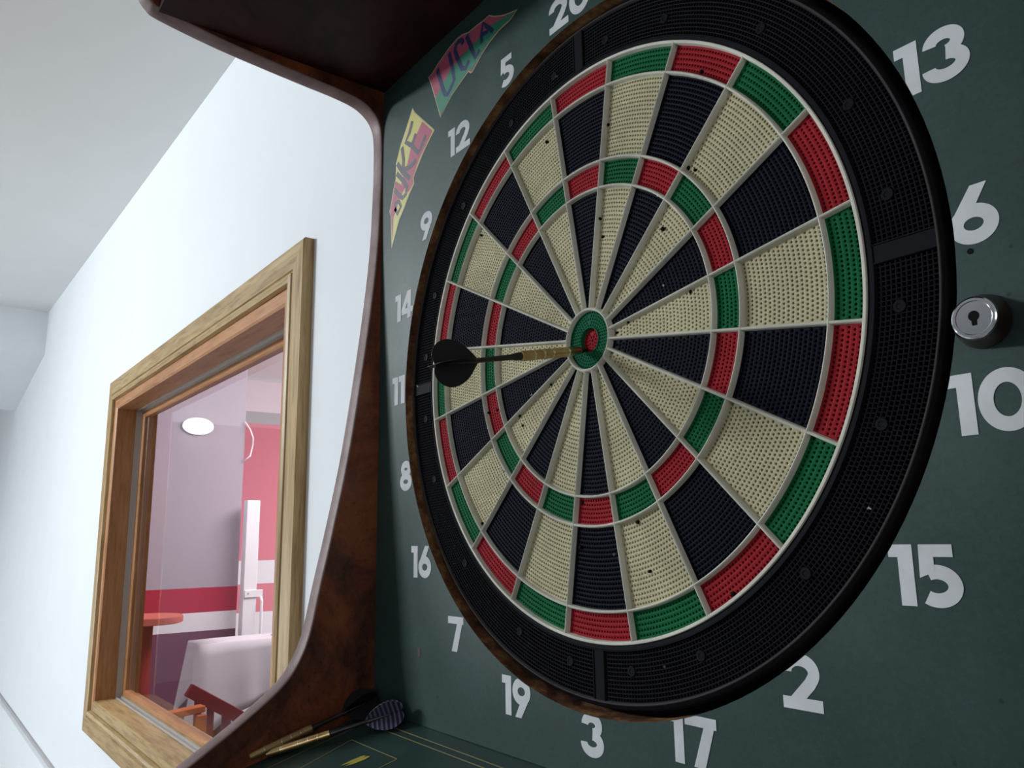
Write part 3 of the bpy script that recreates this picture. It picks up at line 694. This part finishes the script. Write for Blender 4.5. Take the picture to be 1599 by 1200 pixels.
# ================================================================== DARTBOARD
brd = empty('dartboard', (0, 0.02, 0), 'round soft tip target with black, cream, red and green segments set in the green cabinet', 'dartboard')
def BP(vs): return [(x, y-0.02, z+ZB) for x, y, z in vs]
R1, R2, R3, R4, RB = 0.1970, 0.1787, 0.1252, 0.1059, 0.0208
FACE = 0.0040
def polar(r, a, y): return (r*sin(a), y, r*cos(a))
def perf(name, r0, r1, a0, a1, mat, y=FACE, pr=0.0028, pt=0.00245, hr=0.00068, depth=0.0022, inr=0.0013, ina=0.0013, parent=None, square=False, ridge=0.0002, stagger=True, full=False):
    """perforated plastic segment: rows of real holes"""
    vs = []; fs = []
    def V(r, a, yy): vs.append(polar(r, a, yy)); return len(vs)-1
    ra, rb = r0+inr, r1-inr
    nr = max(1, int(round((rb-ra)/pr))); dr = (rb-ra)/nr
    def quad(rA, rB, aA, aB, seg=1, yy=y-0.0002):
        for i in range(seg):
            u, v_ = aA+(aB-aA)*i/seg, aA+(aB-aA)*(i+1)/seg
            fs.append((V(rA, u, yy), V(rA, v_, yy), V(rB, v_, yy), V(rB, u, yy)))
    sg = max(1, int((a1-a0)/0.03))
    quad(r0, ra, a0, a1, sg); quad(rb, r1, a0, a1, sg)
    for k in range(nr):
        rA = ra+dr*k; rB = rA+dr; rm = (rA+rB)/2
        b0 = a0+ina/rm; b1 = a1-ina/rm
        if full: b0, b1 = a0, a1
        if b1-b0 < pt*0.6/rm:
            quad(rA, rB, a0, a1, 1); continue
        if not full: quad(rA, rB, a0, b0); quad(rA, rB, b1, a1)
        nc = max(1, int(round((b1-b0)*rm/pt))); da = (b1-b0)/nc
        cells = [(b0+da*i, b0+da*(i+1)) for i in range(nc)]
        if stagger and k % 2 and nc > 1:
            quad(rA, rB, b0, b0+da/2); quad(rA, rB, b1-da/2, b1)
            cells = [(b0+da*(i+0.5), b0+da*(i+1.5)) for i in range(nc-1)]
        for (u, v_) in cells:
            am = (u+v_)/2
            cs = [V(rA, u, y-ridge), V(rA, v_, y-ridge), V(rB, v_, y-ridge), V(rB, u, y-ridge)]
            if square:
                hh = hr; inner = [(-hh, -hh), (hh, -hh), (hh, hh), (-hh, hh)]
                it = [V(rm+q, am+p/rm, y) for p, q in inner]; ib = [V(rm+q*0.9, am+p*0.9/rm, y+depth) for p, q in inner]
                for i in range(4):
                    j = (i+1) % 4
                    fs.append((cs[i], cs[j], it[j], it[i])); fs.append((it[i], it[j], ib[j], ib[i]))
                fs.append(tuple(ib))
            else:
                inner = [(hr*cos(pi/4*i-pi*3/4), hr*sin(pi/4*i-pi*3/4)) for i in range(8)]
                it = [V(rm+q, am+p/rm, y) for p, q in inner]; ib = [V(rm+q*0.85, am+p*0.85/rm, y+depth) for p, q in inner]
                for c in range(4):
                    i0 = (2*c) % 8; i1 = (2*c+1) % 8; i2 = (2*c+2) % 8
                    fs.append((cs[c], it[i1], it[i0])); fs.append((cs[c], cs[(c+1) % 4], it[i2], it[i1]))
                for i in range(8):
                    j = (i+1) % 8; fs.append((it[i], it[j], ib[j], ib[i]))
                fs.append(tuple(ib))
    # skirt
    if not full:
        for (aA) in (a0, a1):
            fs.append((V(r0, aA, y), V(r1, aA, y), V(r1, aA, y+0.005), V(r0, aA, y+0.005)))
    o = mesh_obj(name, BP(vs), fs, mat, parent)
    return o
ORDER = [20, 1, 18, 4, 13, 6, 10, 15, 2, 17, 3, 19, 7, 16, 8, 11, 14, 9, 12, 5]
for i in range(20):
    a0, a1 = radians(18*i-9), radians(18*i+9)
    dark = i % 2 == 0
    fld, ring = ('blk', 'red') if dark else ('cream', 'grn')
    perf('double_segment', R2, R1, a0, a1, ring, pr=0.0030, pt=0.0025, hr=0.00080, inr=0.0013, parent=brd)
    perf('outer_single_segment', R3, R2, a0, a1, fld, hr=0.00080 if not dark else 0.00088, parent=brd)
    perf('triple_segment', R4, R3, a0, a1, ring, pr=0.0029, pt=0.0024, hr=0.00076, parent=brd)
    perf('inner_single_segment', RB, R4, a0, a1, fld, hr=0.00077 if not dark else 0.00082, inr=0.0016, ina=0.0012, parent=brd)
perf('outer_bull', 0.0085, RB, 0.0, 2*pi, 'bull', y=0.0035, pr=0.0023, pt=0.0023, hr=0.00062, inr=0.0008, parent=brd, full=True)
b = MB(); b.add(BP([polar(r, 2*pi*i/40, y) for (r, y) in ((0.0093, 0.0028), (0.0088, 0.0024), (0.0084, 0.0028), (0.0083, 0.0075)) for i in range(40)]),
                [(k*40+i, k*40+(i+1) % 40, (k+1)*40+(i+1) % 40, (k+1)*40+i) for k in range(3) for i in range(40)])
b.build('bull_collar', 'bull', brd, smooth=True)
ib = perf('inner_bull', 0.0011, 0.0084, 0.0, 2*pi, 'red', y=0.0060, pr=0.0023, pt=0.0024, hr=0.00062, inr=0.0003, parent=brd, full=True)
b = MB(); b.add(BP([polar(0.0012, 2*pi*i/10, 0.0061) for i in range(10)]), [tuple(range(10))]); b.build('centre_hole', 'dark', ib)

# divider grid
vs = []; fs = []
TOP = [(-0.00120, 0.0046), (-0.00085, 0.0009), (-0.00060, 0.00035), (0.0, 0.0), (0.00060, 0.00035), (0.00085, 0.0009), (0.00120, 0.0046)]
def ringbar(R, prof, n=240):
    base = len(vs); q = len(prof)
    for i in range(n):
        a = 2*pi*i/n
        for (d, y) in prof: vs.append(polar(R+d, a, y))
    for i in range(n):
        for j in range(q-1): fs.append((base+i*q+j, base+i*q+j+1, base+((i+1) % n)*q+j+1, base+((i+1) % n)*q+j))
for R in (R2, R3, R4): ringbar(R, TOP)
ringbar(R1+0.0002, [(-0.0012, 0.0046), (-0.0009, 0.0012), (-0.0006, 0.0003), (0.0, 0.0), (0.0011, 0.0002), (0.0014, 0.0006), (0.0014, 0.0050)])
ringbar(RB, [(-0.0009, 0.0046), (-0.0007, 0.0008), (-0.0003, 0.0001), (0.0004, -0.0002), (0.0010, 0.0003), (0.0016, 0.0014), (0.0020, 0.0046)], 90)
for i in range(20):
    a = radians(18*i+9); base = len(vs); q = len(TOP)
    dx, dz = sin(a), cos(a)
    for r in (RB+0.0006, 0.05, R1):
        for (d, y) in TOP: vs.append((r*dx + d*dz, y, r*dz - d*dx))
    for k in range(2):
        for j in range(q-1): fs.append((base+k*q+j, base+k*q+j+1, base+(k+1)*q+j+1, base+(k+1)*q+j))
o = mesh_obj('divider_grid', BP(vs), fs, 'spider', brd); auto_smooth(o, 38)

# black catch ring in four quarters
RI, RO = 0.1984, 0.2345
for qd in range(4):
    g = 0.0042
    a0, a1 = radians(90*qd), radians(90*qd+90)
    o = perf('catch_ring_quarter', 0.2018, 0.2322, a0+g/0.217, a1-g/0.217, 'ringblk', y=0.0024, pr=0.00240, pt=0.00245, hr=0.00084, depth=0.0028, inr=0.0004, ina=0.0003, square=True, stagger=False, parent=brd)
def lip(name, prof, mt='ringblk', n=240, a0=0, a1=2*pi):
    vs = []; q = len(prof); cl = a1-a0 > 6.28; m = n if cl else n+1
    for i in range(m):
        a = a0+(a1-a0)*i/n
        for (r, y) in prof: vs.append(polar(r, a, y))
    fs = [(i*q+j, i*q+j+1, ((i+1) % m)*q+j+1, ((i+1) % m)*q+j) for i in range(n) for j in range(q-1)]
    o = mesh_obj(name, BP(vs), fs, mt, brd); auto_smooth(o, 40); return o
lip('inner_band', [(RI, 0.0040), (RI+0.0001, 0.0014), (0.2012, 0.0013), (0.2016, 0.0008), (0.2021, 0.0008), (0.2024, 0.0014), (0.2025, 0.0030)])
lip('outer_lip', [(0.2334, 0.0011), (0.2350, 0.0019), (0.2362, 0.0030), (0.2368, 0.0046), (0.2369, 0.0150)])
lip('worn_lip', [(0.2318, 0.0030), (0.2320, 0.0012), (0.2324, 0.0006), (0.2331, 0.0006), (0.2335, 0.0012)], 'lip')
prof = [(-0.0062, 0.0030), (-0.0060, 0.0011), (-0.0056, 0.0008), (-0.0051, 0.0008), (-0.0048, 0.0014), (0.0048, 0.0014), (0.0051, 0.0008), (0.0056, 0.0008), (0.0060, 0.0011), (0.0062, 0.0030)]
for qd in range(4):
    vs = []; fs = []; a = radians(90*qd); base = len(vs); q = len(prof); dx, dz = sin(a), cos(a)
    for r in (0.2016, 0.2325):
        for (d, y) in prof: vs.append((r*dx+d*dz*0.86, y, r*dz-d*dx*0.86))
    for j in range(q-1): fs.append((base+j, base+j+1, base+q+j+1, base+q+j))
    mesh_obj('quarter_rib', BP(vs), fs, 'ringblk', brd)
for qd in range(4):
    for da in (7.5, 22.5, 45, 67.5, 82.5):
        a = radians(90*qd+da); c = polar(0.2137, a, 0.0)
        b = MB(); b.lathe([(0.0030, 0.0032), (0.0019, 0.0032), (0.0016, 0.0029), (0.0016, 0.0016), (0.0019, 0.0012)], 20, 'y', c=(c[0], -0.02, c[2]+ZB))
        b.build('ring_plug', 'ringblk', brd)
b = MB(); b.add(BP([polar(r, 2*pi*i/96, 0.0105) for r in (0.0, 0.2385) for i in range(96)]), [(i, (i+1) % 96, 96+(i+1) % 96, 96+i) for i in range(96)])
b.build('rear_plate', 'dark', brd)
# broken black tips left in the holes
TIPS = [(-127.0, 116.5), (-40.1, 163.6), (92.6, 89.7), (97.4, 86.1), (106.9, 147.2), (88.4, 11.5), (25.4, -0.2), (-15.9, -138.4), (-105.6, -69.5), (-79.1, -42.0), (-76.2, -49.6), (-129.4, -120.4), (-97.7, -81.4), (-42.0, -24.1), (70.1, 57.2), (15.9, 69.5), (14.7, 82.9), (88.2, 91.4), (45.2, -152.7), (-13.3, -109.4), (37.0, -123.3), (105.2, -163.1), (-118.5, -34.4), (-108.2, -33.7), (117.2, 60.2), (25.8, 148.3), (36.5, 4.4)]
for (x, z) in TIPS:
    r = random.uniform(0.0009, 0.0014); h = random.uniform(0.0004, 0.0016)
    b = MB(); b.lathe([(0.0045, r), (0.0038-h, r*0.95), (0.0034-h, r*0.5)], 9, 'y', c=(x/1000, -0.02, z/1000+ZB)); b.build('broken_tip', 'dark', brd)

# ================================================================== DARTS
def dart(label, head, tail, roll, flightmat='flight', tip=True, barrelmat='brass', group=None):
    """head = front end of the barrel, tail = rear end of the flight (board space)"""
    h, t = Vector(head), Vector(tail); d = (t-h); L = d.length; d.normalize()
    e = empty('dart', (h.x, h.y, h.z+ZB), label, 'dart', group)
    X = d; up = Vector((0, 0, 1)); Y = up.cross(X).normalized(); Z = X.cross(Y)
    Mx = Matrix((X, Y, Z)).transposed() @ Matrix.Rotation(roll, 3, 'X'); e.rotation_euler = Mx.to_euler()
    bl = 0.0525
    prof = [(0.0, 0.0016), (0.0004, 0.0026)]
    grooves = []
    for g in (0.012, 0.026, 0.034, 0.042):
        prof += [(g-0.0006, 0.0034), (g-0.0003, 0.0031), (g+0.0003, 0.0031), (g+0.0006, 0.0034)]; grooves.append(g)
    prof += [(bl-0.0006, 0.0034), (bl, 0.0026), (bl, 0.0012)]
    b = MB(); b.lathe(prof, 28, 'x'); o = b.build('barrel', barrelmat, e); auto_smooth(o, 30)
    for g in grooves:
        b = MB(); b.lathe([(g-0.00045, 0.00325), (g-0.00035, 0.00336), (g+0.00035, 0.00336), (g+0.00045, 0.00325)], 24, 'x', cap=False); b.build('groove_ring', 'groove', o)
    b = MB(); b.lathe([(bl-0.0005, 0.0027), (bl+0.004, 0.0026), (bl+0.007, 0.0019), (L-0.032, 0.0016), (L-0.030, 0.0022), (L-0.027, 0.0022), (L-0.010, 0.0009)], 20, 'x')
    o = b.build('shaft', 'shaft', e); auto_smooth(o, 40)
    if tip:
        b = MB(); b.lathe([(0.0006, 0.0022), (-0.002, 0.0020), (-0.004, 0.0012), (-0.011, 0.0009), (-0.0125, 0.0005)], 16, 'x'); o = b.build('tip', 'shaft', e, smooth=True)
    # four wings
    out = [(0.0, 0.0009), (0.003, 0.0042), (0.007, 0.0085), (0.011, 0.0115), (0.016, 0.0138), (0.021, 0.0147), (0.026, 0.0138), (0.030, 0.0112), (0.0325, 0.0076), (0.0330, 0.0040), (0.0318, 0.0006)]
    x0 = L-0.0325; b = MB()
    for k in range(4):
        a = pi/2*k; cy, cz_ = cos(a), sin(a); w = 0.00016
        poly = [(x0+p, q) for p, q in smooth_curve(out, 3)] + [(x0+0.031, 0.0), (x0, 0.0)]
        k2 = len(poly)
        vs = [(p, q*cy - s*w*cz_, q*cz_ + s*w*cy) for s in (-1, 1) for (p, q) in poly]
        fs = [tuple(range(k2)), tuple(range(k2, 2*k2))] + [(i, (i+1) % k2, k2+(i+1) % k2, k2+i) for i in range(k2)]
        b.add(vs, fs)
    b.build('flight', flightmat, e)
    return e
dart('dart with black flight stuck in the bullseye of the target', (-0.0055, -0.0012, -0.0068), (-0.0060, -0.1175, -0.0305), 0.0)
dart('loose dart with ribbed grey-blue flight lying in front on the green shelf', (-0.2790, -0.1050, -0.2995), (-0.2225, -0.0125, -0.2700), radians(38), 'flight2', tip=False)
dart('loose dart with plain black flight lying behind, against the wooden side', (-0.2805, -0.1180, -0.3000), (-0.2680, -0.0130, -0.2670), radians(45), 'flight', tip=False, barrelmat='brass_dark')
